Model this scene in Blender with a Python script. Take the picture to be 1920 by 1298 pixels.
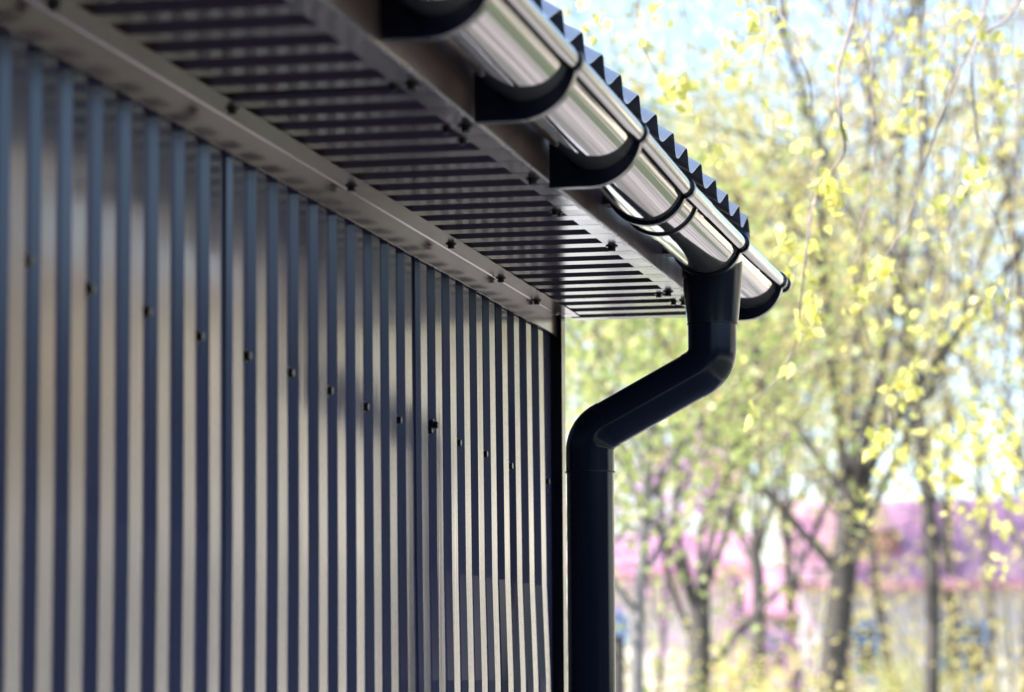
import bpy, math, random
import numpy as np
from mathutils import Matrix, Vector, noise

random.seed(7); rng = np.random.default_rng(7)
sc = bpy.context.scene
for o in list(bpy.data.objects): bpy.data.objects.remove(o)

# ------------------------------------------------------------------ camera, sky, sun, exposure
EYE = 1.55                       # camera height; +x runs along the eave away from the camera, +y towards the wall
FPX, YAW, PIT, ROL = 5825.136, .2050312, .1070980, -.0055246
_f = np.array([math.cos(YAW)*math.cos(PIT), math.sin(YAW)*math.cos(PIT), math.sin(PIT)])
_r0 = np.array([math.sin(YAW), -math.cos(YAW), 0.]); _u0 = np.cross(_r0, _f)
_r = _r0*math.cos(ROL)+_u0*math.sin(ROL); _u = -_r0*math.sin(ROL)+_u0*math.cos(ROL)
cam = bpy.data.cameras.new('camera'); camo = bpy.data.objects.new('camera', cam); sc.collection.objects.link(camo)
camo.matrix_world = Matrix(((_r[0], _u[0], -_f[0], 0), (_r[1], _u[1], -_f[1], 0), (_r[2], _u[2], -_f[2], EYE), (0, 0, 0, 1)))
cam.sensor_width = 36; cam.lens = FPX*36/1920; cam.clip_start = .1; cam.clip_end = 3000
cam.dof.use_dof = True; cam.dof.focus_distance = 5.95; cam.dof.aperture_fstop = 4.3; cam.dof.aperture_blades = 0
sc.camera = camo

SUN_AZ, SUN_EL = math.radians(126), math.radians(42)      # azimuth from +x towards +y: behind the clad building
w = bpy.data.worlds.new("World"); sc.world = w; w.use_nodes = True
nt = w.node_tree; nt.nodes.clear()
sky = nt.nodes.new('ShaderNodeTexSky'); sky.sky_type = 'NISHITA'; sky.sun_disc = False
sky.sun_elevation = SUN_EL; sky.sun_rotation = math.pi/2-SUN_AZ; sky.air_density = 1.0; sky.dust_density = .8; sky.ozone_density = 3.2
bg = nt.nodes.new('ShaderNodeBackground'); bg.inputs[1].default_value = .15
out = nt.nodes.new('ShaderNodeOutputWorld'); nt.links.new(sky.outputs[0], bg.inputs[0]); nt.links.new(bg.outputs[0], out.inputs[0])
sl = bpy.data.lights.new('sun', 'SUN'); sl.energy = 4.5; sl.angle = math.radians(.53); sl.color = (1, .95, .87)
so = bpy.data.objects.new('sun', sl); sc.collection.objects.link(so)
sd = Vector((math.cos(SUN_EL)*math.cos(SUN_AZ), math.cos(SUN_EL)*math.sin(SUN_AZ), math.sin(SUN_EL)))
so.rotation_euler = sd.to_track_quat('Z', 'Y').to_euler(); so.location = (0, 0, 30)
sc.view_settings.view_transform = 'Standard'; sc.view_settings.look = 'None'
sc.view_settings.exposure = 1.5; sc.view_settings.gamma = 1
sc.cycles.use_denoising = True; sc.cycles.max_bounces = 8; sc.cycles.transmission_bounces = 4; sc.cycles.transparent_max_bounces = 6
sc.cycles.caustics_reflective = False; sc.cycles.caustics_refractive = False

def at(x, y, s):
    """world point seen at pixel (x, y) of the 1920 wide photograph, s metres along the eave"""
    d = _f + _r*(x-960)/FPX - _u*(y-649)/FPX
    d = d*s/d[0]
    return Vector((d[0], d[1], d[2]+EYE))

# ------------------------------------------------------------------ materials
def mat(name):
    m = bpy.data.materials.new(name); m.use_nodes = True
    n = m.node_tree; n.nodes.clear()
    o = n.nodes.new('ShaderNodeOutputMaterial'); p = n.nodes.new('ShaderNodeBsdfPrincipled')
    n.links.new(p.outputs[0], o.inputs[0]); return m, n, p, o
def noise_tex(n, scale, detail=3, vec=(1, 1, 1), rough=.5):
    tc = n.nodes.new('ShaderNodeTexCoord'); mp = n.nodes.new('ShaderNodeMapping'); mp.inputs['Scale'].default_value = vec
    t = n.nodes.new('ShaderNodeTexNoise'); t.inputs['Scale'].default_value = scale; t.inputs['Detail'].default_value = detail; t.inputs['Roughness'].default_value = rough
    n.links.new(tc.outputs['Object'], mp.inputs[0]); n.links.new(mp.outputs[0], t.inputs['Vector']); return t
def ramp(n, src, stops):
    r = n.nodes.new('ShaderNodeValToRGB'); n.links.new(src, r.inputs[0])
    e = r.color_ramp.elements
    while len(e) < len(stops): e.new(.5)
    for k, (p, c) in enumerate(stops): e[k].position = p; e[k].color = (*c, 1)
    return r
def maprange(n, src, a, b, c, d):
    r = n.nodes.new('ShaderNodeMapRange'); n.links.new(src, r.inputs[0])
    for k, v in enumerate((a, b, c, d)): r.inputs[k+1].default_value = v
    return r
def coated(name, col, var, rough, metal=0., ior=1.5, stretch=(1, 1, 1), bump=.02, bscale=6, grain=0., grain_vec=(1, 1, 1), coat=0., tint=None, gscale=90):
    m, n, p, o = mat(name)
    t = noise_tex(n, 3.5, 4, stretch)
    r = ramp(n, t.outputs[0], [(.3, tuple(c*(1-var) for c in col)), (.7, tuple(c*(1+var) for c in col))])
    n.links.new(r.outputs[0], p.inputs['Base Color'])
    rr = noise_tex(n, 9, 4, stretch); mr = maprange(n, rr.outputs[0], .3, .7, rough*.75, rough*1.3); n.links.new(mr.outputs[0], p.inputs['Roughness'])
    p.inputs['Metallic'].default_value = metal; p.inputs['IOR'].default_value = ior
    p.inputs['Coat Weight'].default_value = coat; p.inputs['Coat Roughness'].default_value = rough*.5
    if tint: p.inputs['Specular Tint'].default_value = (*tint, 1)
    b = noise_tex(n, bscale, 2, stretch); bn = n.nodes.new('ShaderNodeBump'); bn.inputs['Strength'].default_value = bump; bn.inputs['Distance'].default_value = .05
    n.links.new(b.outputs[0], bn.inputs['Height']); last = bn
    if grain:
        g = noise_tex(n, gscale, 2, grain_vec); b2 = n.nodes.new('ShaderNodeBump'); b2.inputs['Strength'].default_value = grain; b2.inputs['Distance'].default_value = .002
        n.links.new(g.outputs[0], b2.inputs['Height']); n.links.new(bn.outputs[0], b2.inputs['Normal']); last = b2
    n.links.new(last.outputs[0], p.inputs['Normal'])
    return m
M = {}
M['wall'] = coated('graphite_wall_paint', (.056, .051, .100), .14, .16, metal=0, ior=1.68, stretch=(1, 1, .12), bump=.03, bscale=5, grain=.12, grain_vec=(1, 1, .02))
M['soffit'] = coated('graphite_soffit_paint', (.095, .056, .072), .12, .15, metal=.22, ior=1.95, stretch=(1, .15, 1), bump=.02, bscale=5)
M['trim'] = coated('graphite_flashing_paint', (.165, .118, .130), .12, .17, metal=.45, ior=1.9, stretch=(.3, 1, 1), bump=.05, bscale=7)
M['hem'] = coated('folded_steel_hem', (.30, .28, .28), .10, .28, metal=.5, ior=1.6)
M['fascia'] = coated('brown_graphite_fascia', (.150, .098, .102), .22, .38, metal=.15, ior=1.5, stretch=(1, 1, .1), bump=.04, bscale=8, grain=.2, grain_vec=(1, 1, .03))
M['gutter'] = coated('glossy_steel_gutter', (.33, .30, .295), .06, .060, metal=.72, ior=1.8, stretch=(.15, 1, 1), bump=.018, bscale=14, grain=.02, grain_vec=(.2, 1, 1))
M['plastic'] = coated('black_plastic', (.007, .008, .018), .2, .22, ior=1.4, bump=.01)
M['plastic'].node_tree.nodes['Principled BSDF'].inputs['Specular IOR Level'].default_value = .35
M['pipe'] = coated('glossy_graphite_pipe', (.009, .010, .022), .15, .15, ior=1.45, stretch=(1, 1, .05), bump=.004, bscale=22, grain=.03, grain_vec=(1, 1, .02))
M['roof'] = coated('graphite_roof_paint', (.14, .15, .20), .12, .20, metal=.2, ior=1.9, bump=.004)
M['post'] = coated('dark_corner_paint', (.005, .005, .008), .2, .14, ior=1.32)
M['black'] = coated('dark_screw_zinc', (.012, .012, .014), .2, .35, metal=.4)
M['pipe'].node_tree.nodes['Principled BSDF'].inputs['Specular IOR Level'].default_value = .34
M['backing'] = coated('dark_backing_board', (.02, .018, .018), .2, .8)

def leaf_mat(name, c1, c2, transl=.55, gloss=.35):
    m, n, p, o = mat(name)
    g = n.nodes.new('ShaderNodeNewGeometry')
    oi = n.nodes.new('ShaderNodeObjectInfo'); ad = n.nodes.new('ShaderNodeMath'); ad.operation = 'ADD'; fr = n.nodes.new('ShaderNodeMath'); fr.operation = 'FRACT'
    n.links.new(g.outputs['Random Per Island'], ad.inputs[0]); n.links.new(oi.outputs['Random'], ad.inputs[1]); n.links.new(ad.outputs[0], fr.inputs[0])
    r = ramp(n, fr.outputs[0], [(0., c1), (.55, tuple((a+b)/2 for a, b in zip(c1, c2))), (1., c2)])
    n.links.new(r.outputs[0], p.inputs['Base Color']); p.inputs['Roughness'].default_value = gloss
    tb = n.nodes.new('ShaderNodeBsdfTranslucent'); mul = n.nodes.new('ShaderNodeMix'); mul.data_type = 'RGBA'; mul.blend_type = 'MULTIPLY'; mul.inputs[0].default_value = 1
    n.links.new(r.outputs[0], mul.inputs[6]); mul.inputs[7].default_value = (1.35, 1.3, 1.1, 1)
    n.links.new(mul.outputs[2], tb.inputs[0])
    mx = n.nodes.new('ShaderNodeMixShader'); mx.inputs[0].default_value = transl
    n.links.new(p.outputs[0], mx.inputs[1]); n.links.new(tb.outputs[0], mx.inputs[2]); n.links.new(mx.outputs[0], o.inputs[0])
    return m
M['leaf_yellow'] = leaf_mat('young_yellow_leaf', (.50, .47, .15), (.72, .61, .28))
M['leaf_green'] = leaf_mat('fresh_green_leaf', (.34, .42, .15), (.52, .52, .22))
M['leaf_olive'] = leaf_mat('olive_leaf', (.42, .39, .14), (.58, .50, .24))
M['leaf_pale'] = leaf_mat('pale_bud_leaf', (.56, .47, .22), (.72, .55, .32))
M['leaf_birch'] = leaf_mat('birch_leaf', (.50, .50, .12), (.80, .72, .30), .6, .22)
M['petal'] = leaf_mat('magenta_petal', (.50, .22, .52), (.62, .34, .62), .4, .5)
def rough_mat(name, c1, c2, scale=4, rough=.85, vec=(1, 1, 1), bump=.3, bs=None):
    m, n, p, o = mat(name)
    t = noise_tex(n, scale, 5, vec); r = ramp(n, t.outputs[0], [(.32, c1), (.68, c2)]); n.links.new(r.outputs[0], p.inputs['Base Color'])
    p.inputs['Roughness'].default_value = rough
    b = noise_tex(n, bs or scale*4, 4, vec); bn = n.nodes.new('ShaderNodeBump'); bn.inputs['Strength'].default_value = bump; bn.inputs['Distance'].default_value = .02
    n.links.new(b.outputs[0], bn.inputs['Height']); n.links.new(bn.outputs[0], p.inputs['Normal'])
    return m
M['bark'] = rough_mat('brown_bark', (.050, .044, .040), (.105, .090, .082), 6, vec=(1, 1, .25))
M['bark_grey'] = rough_mat('grey_bark', (.13, .12, .12), (.24, .22, .21), 6, vec=(1, 1, .25))
M['twig'] = rough_mat('birch_twig_bark', (.20, .15, .14), (.36, .29, .26), 30)
M['birch_bark'] = rough_mat('white_birch_bark', (.25, .23, .21), (.62, .60, .57), 5, vec=(1, 1, 2.5))
M['paving'] = rough_mat('pinkish_paving', (.16, .145, .135), (.52, .475, .44), 3.4, vec=(.06, 1, 1))
M['grass'] = rough_mat('short_lawn', (.085, .12, .055), (.14, .16, .085), 2.0)
M['gravelpath'] = rough_mat('pale_sand_path', (.42, .38, .33), (.55, .49, .42), 2.0)
M['plaster'] = rough_mat('white_plaster', (.52, .52, .53), (.66, .66, .66), 1.5, bump=.1)
M['cream'] = rough_mat('cream_plaster', (.60, .55, .45), (.72, .67, .56), 1.5, bump=.1)
M['purple_roof'] = rough_mat('magenta_sheet_roof', (.52, .23, .38), (.64, .36, .50), 1.0, rough=.45, bump=.05)
M['red_edge'] = rough_mat('red_roof_edge', (.42, .17, .24), (.52, .24, .30), 2.0, rough=.5)
M['blue_frame'] = rough_mat('blue_window_paint', (.16, .30, .55), (.22, .38, .64), 3, rough=.5, bump=.03)
M['blue_sign'] = rough_mat('blue_enamel', (.08, .11, .20), (.10, .14, .25), 3, rough=.4, bump=.02)
M['brick'] = rough_mat('reddish_brick', (.26, .13, .12), (.38, .20, .17), 3)
m, n, p, o = mat('window_glass'); p.inputs['Base Color'].default_value = (.03, .035, .045, 1); p.inputs['Roughness'].default_value = .05; M['glass'] = m

# ------------------------------------------------------------------ mesh helpers
class MB:
    def __init__(s): s.v = []; s.f = []
    def box(s, x0, x1, y0, y1, z0, z1):
        b = len(s.v); s.v += [(x, y, z) for x in (x0, x1) for y in (y0, y1) for z in (z0, z1)]
        s.f += [tuple(b+i for i in q) for q in ((0, 1, 3, 2), (4, 6, 7, 5), (0, 4, 5, 1), (2, 3, 7, 6), (0, 2, 6, 4), (1, 5, 7, 3))]
    def strip(s, A, B, closed=False):
        b = len(s.v); n = len(A); s.v += list(A)+list(B)
        for i in range(n if closed else n-1):
            j = (i+1) % n; s.f.append((b+i, b+j, b+n+j, b+n+i))
    def tube(s, P, rad, k=10, cap=True):
        P = [Vector(p) for p in P]; n = len(P); b = len(s.v)
        rad = rad if hasattr(rad, '__len__') else [rad]*n
        t = (P[1]-P[0]).normalized(); a = t.orthogonal().normalized()
        for i in range(n):
            t = ((P[min(i+1, n-1)]-P[i]).normalized()+(P[i]-P[max(i-1, 0)]).normalized())
            t = t.normalized() if t.length > 1e-6 else Vector((0, 0, 1))
            a = (a-t*a.dot(t)).normalized(); c = t.cross(a)
            for q in range(k):
                an = 2*math.pi*q/k; s.v.append(tuple(P[i]+(a*math.cos(an)+c*math.sin(an))*rad[i]))
        for i in range(n-1):
            for q in range(k):
                r = (q+1) % k; s.f.append((b+i*k+q, b+i*k+r, b+(i+1)*k+r, b+(i+1)*k+q))
        if cap:
            s.f.append(tuple(b+q for q in range(k))[::-1]); s.f.append(tuple(b+(n-1)*k+q for q in range(k)))
    def prism(s, outer, inner, x0, x1):
        """plate between two paired outlines in (y, z), thickness x0..x1"""
        n = len(outer)
        for x, flip in ((x0, 0), (x1, 1)):
            b = len(s.v); s.v += [(x, y, z) for y, z in outer]+[(x, y, z) for y, z in inner]
            for i in range(n-1):
                q = (b+i, b+i+1, b+n+i+1, b+n+i); s.f.append(q[::-1] if flip else q)
        for path in (outer, inner): s.strip([(x0, y, z) for y, z in path], [(x1, y, z) for y, z in path])
        for k in (0, -1):
            b = len(s.v); s.v += [(x0, *outer[k]), (x1, *outer[k]), (x1, *inner[k]), (x0, *inner[k])]; s.f.append((b, b+1, b+2, b+3))
    def mesh(s, name, smooth=None):
        me = bpy.data.meshes.new(name); me.from_pydata([tuple(v) for v in s.v], [], s.f); me.update()
        if smooth is not None:
            me.polygons.foreach_set('use_smooth', [True]*len(me.polygons)); me.set_sharp_from_angle(angle=math.radians(smooth))
        return me
    def build(s, name, m, parent=None, smooth=None):
        return link(name, s.mesh(name, smooth), m, parent)
def link(name, me, m, parent=None):
    if m is not None and not me.materials: me.materials.append(m)
    o = bpy.data.objects.new(name, me); sc.collection.objects.link(o)
    if parent is not None: o.parent = parent; o.matrix_parent_inverse = parent.matrix_basis.inverted()
    return o
def empty(name, loc, label=None, cat=None, group=None, kind=None):
    o = bpy.data.objects.new(name, None); sc.collection.objects.link(o); o.location = loc; o.empty_display_size = .1
    return tag(o, label, cat, group, kind)
def tag(o, label=None, cat=None, group=None, kind=None):
    for k, v in (('label', label), ('category', cat), ('group', group), ('kind', kind)):
        if v: o[k] = v
    return o
Z = EYE
# ------------------------------------------------------------------ ground (one sheet to the horizon with lawn, path and paving laid on it)
g = MB()
xs = [-60, -20, 0, 10, 20, 40, 80, 200, 900]; ys = [-900, -200, -80, -40, -15, 0, 15, 40, 80, 200, 900]
for i in range(len(xs)-1):
    for j in range(len(ys)-1): 
        b = len(g.v); g.v += [(xs[i], ys[j], 0), (xs[i+1], ys[j], 0), (xs[i+1], ys[j+1], 0), (xs[i], ys[j+1], 0)]; g.f.append((b, b+1, b+2, b+3))
tag(g.build('ground', M['grass']), kind='structure', label='grassy ground under the trees')
def sheet(name, x0, x1, y0, y1, z, m, label):
    q = MB(); q.v = [(x0, y0, z), (x1, y0, z), (x1, y1, z), (x0, y1, z)]; q.f = [(0, 1, 2, 3)]; tag(q.build(name, m), kind='structure', label=label)
sheet('pavement', -20, 26, -1.9, 1.15, .004, M['paving'], 'pinkish pavement beside the clad building')
sheet('shade_strip', 7, 26, 1.2, 1.75, .004, M['bark_grey'], 'dark strip beyond the pavement standing in for tree shade')  # tree shade laid down as a dark strip, mirrored in the gutter
sheet('reflection_band', 7, 26, 1.8, 4.6, .004, M['plaster'], 'added pale gutter walkway')  # ground strip added to give the gutter a pale reflected band
sheet('road', -20, 60, -12.3, -8.0, .004, M['gravelpath'], 'pale road across the lawn')
sheet('path', -20, 70, -17, -14.5, .004, M['gravelpath'], 'pale sand path beyond the lawn')
sheet('yard', 27, 60, -6.0, 14, .004, M['gravelpath'], 'pale yard in front of the houses')

# ------------------------------------------------------------------ the metal clad building
bld = empty('metal_clad_building', (3, 1.29, 0), 'dark graphite building clad in ribbed sheet metal with a ribbed soffit under its eave', 'building')
DW, H1, H2, LC, LD, LE = 1.29049, .7505, .7977, 1.23728, .9907, .95033
DEP = .0105
MID = [3.346, 3.445, 3.548, 3.661, 3.772, 3.89, 3.999, 4.118, 4.223, 4.35, 4.462, 4.576, 4.689, 4.801, 4.918, 5.034, 5.143, 5.262, 5.385, 5.502, 5.627, 5.745, 5.857, 5.974, 6.096, 6.211, 6.342, 6.479, 6.609]
BOT = [3.352, 3.447, 3.546, 3.66, 3.771, 3.888, 3.998, 4.109, 4.211, 4.35, 4.45, 4.562, 4.681, 4.795, 4.918, 5.037, 5.153, 5.271, 5.399, 5.515, 5.645, 5.772, 5.894, 6.017, 6.135, 6.24, 6.372, 6.503, 6.627]
TOP = [3.335, 3.435, 3.545, 3.658, 3.772, 3.885, 4.0, 4.109, 4.224, 4.344, 4.455, 4.57, 4.685, 4.797, 4.912, 5.02, 5.127, 5.245, 5.357, 5.477, 5.594, 5.72, 5.832, 5.949, 6.075, 6.206, 6.321, 6.451, 6.587]
_n = np.arange(29); _m = np.array(MID); _c = np.poly1d(np.polyfit(_n, _m, 4))
MID = list(.65*_c(_n)+.35*_m)
_b = np.poly1d(np.polyfit(_n, np.array(BOT)-_m, 2)); _t = np.poly1d(np.polyfit(_n, np.array(TOP)-_m, 2))
BOT = [MID[i]+float(_b(i)) for i in _n]; TOP = [MID[i]+float(_t(i)) for i in _n]
def slope_at(n, h):
    """station of the n-th rib's near slope at height h over the eye"""
    if n < 0: return slope_at(0, h)+n*.113
    if n > 28: return slope_at(28, h)+(n-28)*.115
    if h > .2: return MID[n]+(TOP[n]-MID[n])*(h-.2)/.58
    if h > 0: return BOT[n]+(MID[n]-BOT[n])*h/.2
    return BOT[n]+(BOT[n]-MID[n])*min(-h, .4)*2
RUN = .009
def wall_sheet(n0, n1, end=False):
    m = MB(); hs = [-1.45, -.8, -.3, 0, .2, .45, .65, .782]
    rows = []
    for h in hs:
        P = []
        for n in range(n0, n1):
            c = slope_at(n, h); d = slope_at(n+1, h)
            vy, cy = DW+DEP*.5, DW-DEP*.5
            if n == n0 and n0 > -60: P += [(c-RUN/2-.001, vy-.0035)]
            P += [(c-RUN/2, vy-(.0035 if n == n0 else 0)), (c+RUN/2, cy), (c+RUN/2+.0005, cy), (c+.054, cy), (c+.054+RUN, vy), (d-.045, vy)]
        c = slope_at(n1, h)
        P += [(c-RUN/2-.0035, vy)] if not end else [(6.645, vy)]
        rows.append([(x, y, h+Z) for x, y in P])
    for a, b in zip(rows[:-1], rows[1:]): m.strip(a, b)
    # return thickness at the ends
    for k in (0, -1):
        m.strip([r[k] for r in rows], [(r[k][0], r[k][1]+.004, r[k][2]) for r in rows])
    return m.build('wall_sheet', M['wall'], bld)
SH = {}
for n0 in (-52, -42, -32, -22, -12, -2, 8, 18): SH[n0] = wall_sheet(n0, min(n0+10, 28), n0 == 18)
m = MB(); m.box(-4, 6.66, DW+.014, DW+.10, .05, Z+H2+.03); m.build('wall_backing', M['backing'], bld)
m = MB(); m.box(-4.2, 6.64, DW-.02, DW+.10, 0, .10); m.build('plinth', M['bark_grey'], bld)
# fasteners: hex head over a washer, one shared mesh pointing +z
sm = MB()
for (r0, r1, z0, z1, k) in ((.0075, .0075, 0, .0012, 14), (.0048, .0052, .0012, .0022, 10), (.0047, .0047, .0022, .0066, 6)):
    b = len(sm.v)
    for (r, z) in ((r0, z0), (r1, z1)): sm.v += [(r*math.cos(2*math.pi*q/k), r*math.sin(2*math.pi*q/k), z) for q in range(k)]
    for q in range(k): sm.f.append((b+q, b+(q+1) % k, b+k+(q+1) % k, b+k+q))
    sm.f.append(tuple(b+k+q for q in range(k)))
SCREW = sm.mesh('screw'); SCREW.materials.append(M['black'])
def screw(parent, p, axis, sc_=1.3):
    o = link('screw', SCREW, None, parent)
    q = Vector(axis).to_track_quat('Z', 'Y').to_matrix().to_4x4()
    o.matrix_local = (parent.matrix_basis.inverted() if parent.type == 'EMPTY' else Matrix.Identity(4)) @ Matrix.Translation(p) @ q @ Matrix.Rotation(random.random(), 4, 'Z') @ Matrix.Scale(sc_, 4)
    if parent.type != 'EMPTY': o.matrix_parent_inverse = Matrix.Identity(4)
    else: o.matrix_parent_inverse = Matrix.Identity(4)
    return o
for n, h in [(1, .493), (3, .486), (5, .483), (7, .475), (9, .471), (11, .468), (13, .461), (15, .455), (17, .451), (19, .452), (21, .446), (23, .441), (25, .434), (28, .426)]:
    sh = SH[-2] if n < 8 else SH[8] if n < 18 else SH[18]
    screw(sh, (slope_at(n, h)-.020, DW+DEP*.5, h+Z), (0, -1, 0), 1.4)
screw(SH[18], (slope_at(19, .46)-.008, DW-.002, .462+Z), (0, -1, 0), 1.5)
for n in range(-21, 0, 2): screw(SH[-2 if n >= -2 else (-12 if n >= -12 else -22)], (slope_at(n, .5)-.020, DW+DEP*.5, .5+Z), (0, -1, 0), 1.15)
# corner post
m = MB(); m.box(6.644, 6.684, DW-.020, DW+.02, .0, Z+H2-.002); m.build('corner_trim', M['post'], bld)
# flashing in the angle of wall and soffit: gently wavy sheet
def wav(s, k, a): return a*noise.noise(Vector((s*1.7, k*3.1, 0)))
st = np.linspace(-4, 6.642, 150)
m = MB(); W0 = DW-.0085
low = [(s, W0-.0006, Z+H1+wav(s, 1, .0035)) for s in st]; low2 = [(s, W0-.0028, Z+H1-.0035+wav(s, 1, .0035)) for s in st]
cr = [(s, W0+.0002, Z+H2-.0025) for s in st]; c2 = [(s, W0-.0024, Z+H2-.0002) for s in st]
oe = [(s, LC+wav(s, 2, .004), Z+H2-.0004+wav(s, 5, .0015)) for s in st]
m.strip(low2, low); m.strip(low, cr); m.strip(cr, c2); m.strip(c2, oe)
m.strip(oe, [(x, y, z+.0014) for x, y, z in oe]); m.strip([(x, y, z+.0014) for x, y, z in oe], [(x, y+.003, z+.0016) for x, y, z in c2]); m.strip(low2, [(x, y+.002, z) for x, y, z in low2])
TR = m.build('corner_flashing', M['trim'], bld)
m = MB(); m.box(6.642, 6.70, LC+.003, DW-.009, Z+H2-.0008, Z+H2+.001); m.build('flashing_end', M['trim'], bld)
for s in (-1.2, -.5, .2, .9, 1.6, 2.35, 3.1, 3.42): screw(TR, (s, LC+.025, Z+H2-.0006), (0, 0, -1), 1.3)
for (s, l) in [(4.113, 1.253), (4.817, 1.266), (5.513, 1.26), (6.011, 1.272), (6.389, 1.275)]: screw(TR, (s, l, Z+H2-.0006), (0, 0, -1), 1.35)

# soffit sheets: ribs run from the wall to the eave
PS, S0 = .1158, 3.613
def soffit_sheet(n0, n1):
    m = MB(); lo, hi = Z+H2+.0016, Z+H2+.0016+DEP
    for (ya, yb) in ((LC-.03+.06, LC-.06), (LC-.06, LD+.03), (LD+.03, LE+.004)):
        P = []
        for n in range(n0, n1):
            c = S0+PS*n
            if n == n0: P.append((c-RUN/2-.001, hi-.003))
            P += [(c-RUN/2, hi-(.003 if n == n0 else 0)), (c+RUN/2, lo), (c+.054, lo), (c+.054+RUN, hi)]
        P.append((S0+PS*n1-RUN/2-.003, hi))
        m.strip([(x, ya+(wav(x, 8, .001)), z+wav(x, 3+ya, .0006)) for x, z in P], [(x, yb, z+wav(x, 3+yb, .0006)) for x, z in P])
    return m.build('soffit_sheet', M['soffit'], bld)
SF = {}
for n0, n1 in ((-66, -56), (-56, -46), (-46, -36), (-36, -26), (-26, -16), (-16, -6), (-6, 4), (4, 14), (14, 24), (24, 28)): SF[n0] = soffit_sheet(n0, n1)
for (s, l) in [(4.017, .997), (5.18, 1.001), (5.20, .999), (4.35, 1.0), (4.45, .999), (6.364, 1.01), (6.50, 1.0)]:
    screw(SF[-6 if s < 4.07 else 4 if s < 5.2 else 14 if s < 6.35 else 24], (s, l, Z+H2+.002), (0, 0, -1), 1.2)
m = MB(); m.box(-4, 6.80, .957, DW+.5, Z+H2+.018, Z+H2+.06); m.build('eave_board', M['backing'], bld)
# eave flashing in two overlapping lengths: flange under the soffit, bright hem, then the fascia board above it
def eave_piece(a, b, dz):
    st = np.linspace(a, b, max(2, int((b-a)/.08)))
    m = MB()
    i_ = [(s, LD+wav(s, 7, .003), Z+H2+.0004+dz+wav(s, 9, .0012)) for s in st]; o_ = [(s, LE+.002, Z+H2+.0004+dz) for s in st]
    m.strip(i_, o_); m.strip([(x, y, z+.0012) for x, y, z in i_], i_); m.strip([(x, y, z+.0012) for x, y, z in o_], [(x, y, z+.0012) for x, y, z in i_])
    e = m.build('eave_flashing', M['trim'], bld)
    m = MB(); m.strip(o_, [(x, LE-.0018, z+.0008) for x, y, z in o_]); m.strip([(x, LE-.0018, z+.0008) for x, y, z in o_], [(x, LE-.0022, z+.0035) for x, y, z in o_])
    m.strip([(x, LE-.0022, z+.0035) for x, y, z in o_], [(x, LE+.001, z+.0050) for x, y, z in o_]); m.build('hem', M['hem'], e, smooth=50)
    m = MB(); m.box(a, b, LE-.0002+dz, LE+.006+dz, Z+H2+.0056+dz, Z+1.02); m.build('fascia_board', M['fascia'], bld)
    return e
E1 = eave_piece(-4, 3.985, 0); E2 = eave_piece(3.988, 6.79, .0016)
for s in (1.9, 2.6, 3.3): screw(E1, (s, .97, Z+H2), (0, 0, -1), 1.4)
for (s, l) in [(4.005, .968), (4.333, .968), (4.829, .969), (5.626, .980), (6.324, .984), (6.485, .975)]: screw(E2, (s, l, Z+H2+.001), (0, 0, -1), 1.5)
# roof sheets
PR = .184; RS0 = 4.562
RP = [4.562, 4.733, 4.914, 5.088, 5.273, 5.466, 5.666, 5.833, 6.023, 6.226, 6.409, 6.592, 6.736]
def crest(n): return RP[n] if 0 <= n < len(RP) else RP[0]+n*.176
def roof_sheet(n0, n1):
    m = MB(); L0, tn = .868, math.tan(math.radians(30))
    P = []
    for n in range(n0, n1):
        c, d = crest(n), crest(n+1); w_ = d-c
        for t, h in ((0, 1.0115), (.022, 1.0105), (.045, 1.006), (.070, .996), (.105, .983), (.15, .9755), (.20, .9730), (.28, .9730), (.38, .9765), (.52, .9850), (.68, .9955), (.82, 1.0045), (.91, 1.0095), (.965, 1.0115)): P.append((c+w_*t, h))
    P.append((crest(n1), 1.0095))
    for dz in (0, .0014):
        m.strip([(x, L0, Z+h+dz) for x, h in P], [(x, 3.8, Z+h+dz+(3.8-L0)*tn) for x, h in P])
    m.strip([(x, L0, Z+h) for x, h in P], [(x, L0, Z+h+.0014) for x, h in P])
    return m.build('roof_sheet', M['roof'], bld, smooth=14)
for n0 in (-48, -42, -36, -30, -24, -18, -12, -6, 0, 6): roof_sheet(n0, min(n0+6, 12))
m = MB(); tn = math.tan(math.radians(30))
P = [(6.70, 1.000), (6.745, 1.016), (6.775, 1.006), (6.792, .985), (6.783, .955), (6.74, .950)]
m.strip([(x, .872, Z+h) for x, h in P], [(x, 3.8, Z+h+2.93*tn) for x, h in P]); m.strip([(x, .872, Z+h-.002) for x, h in P], [(x, 3.8, Z+h-.002+2.93*tn) for x, h in P])
m.build('verge_flashing', M['roof'], bld)
m = MB(); m.strip([(-4, .958, Z+.96), (6.74, .958, Z+.96)], [(-4, 3.8, Z+.96+2.84*tn-.005), (6.74, 3.8, Z+.96+2.84*tn-.005)]); m.box(-4, 6.735, .957, .975, Z+H2+.062, Z+.962); m.build('roof_deck', M['backing'], bld)
m = MB(); m.box(6.66, 6.70, DW+.021, 6.3, 0, Z+.9); m.box(-4.0, -3.9, DW+.11, 6.3, 0, Z+.9); m.box(-4, 6.7, 6.3, 6.4, 0, Z+.9)
b = len(m.v)
for x in (6.665, 6.695): m.v += [(x, DW, Z+.905), (x, 6.3, Z+.905), (x, 3.8, Z+2.55)]
m.f += [(b, b+1, b+2), (b+5, b+4, b+3)]
m.v += [(-4, 6.75, Z+.9), (6.74, 6.75, Z+.9), (6.74, 3.81, Z+2.70), (-4, 3.81, Z+2.70)]; b = len(m.v)-4; m.f.append((b, b+1, b+2, b+3)); m.build('gable_wall', M['roof'], bld)

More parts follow.
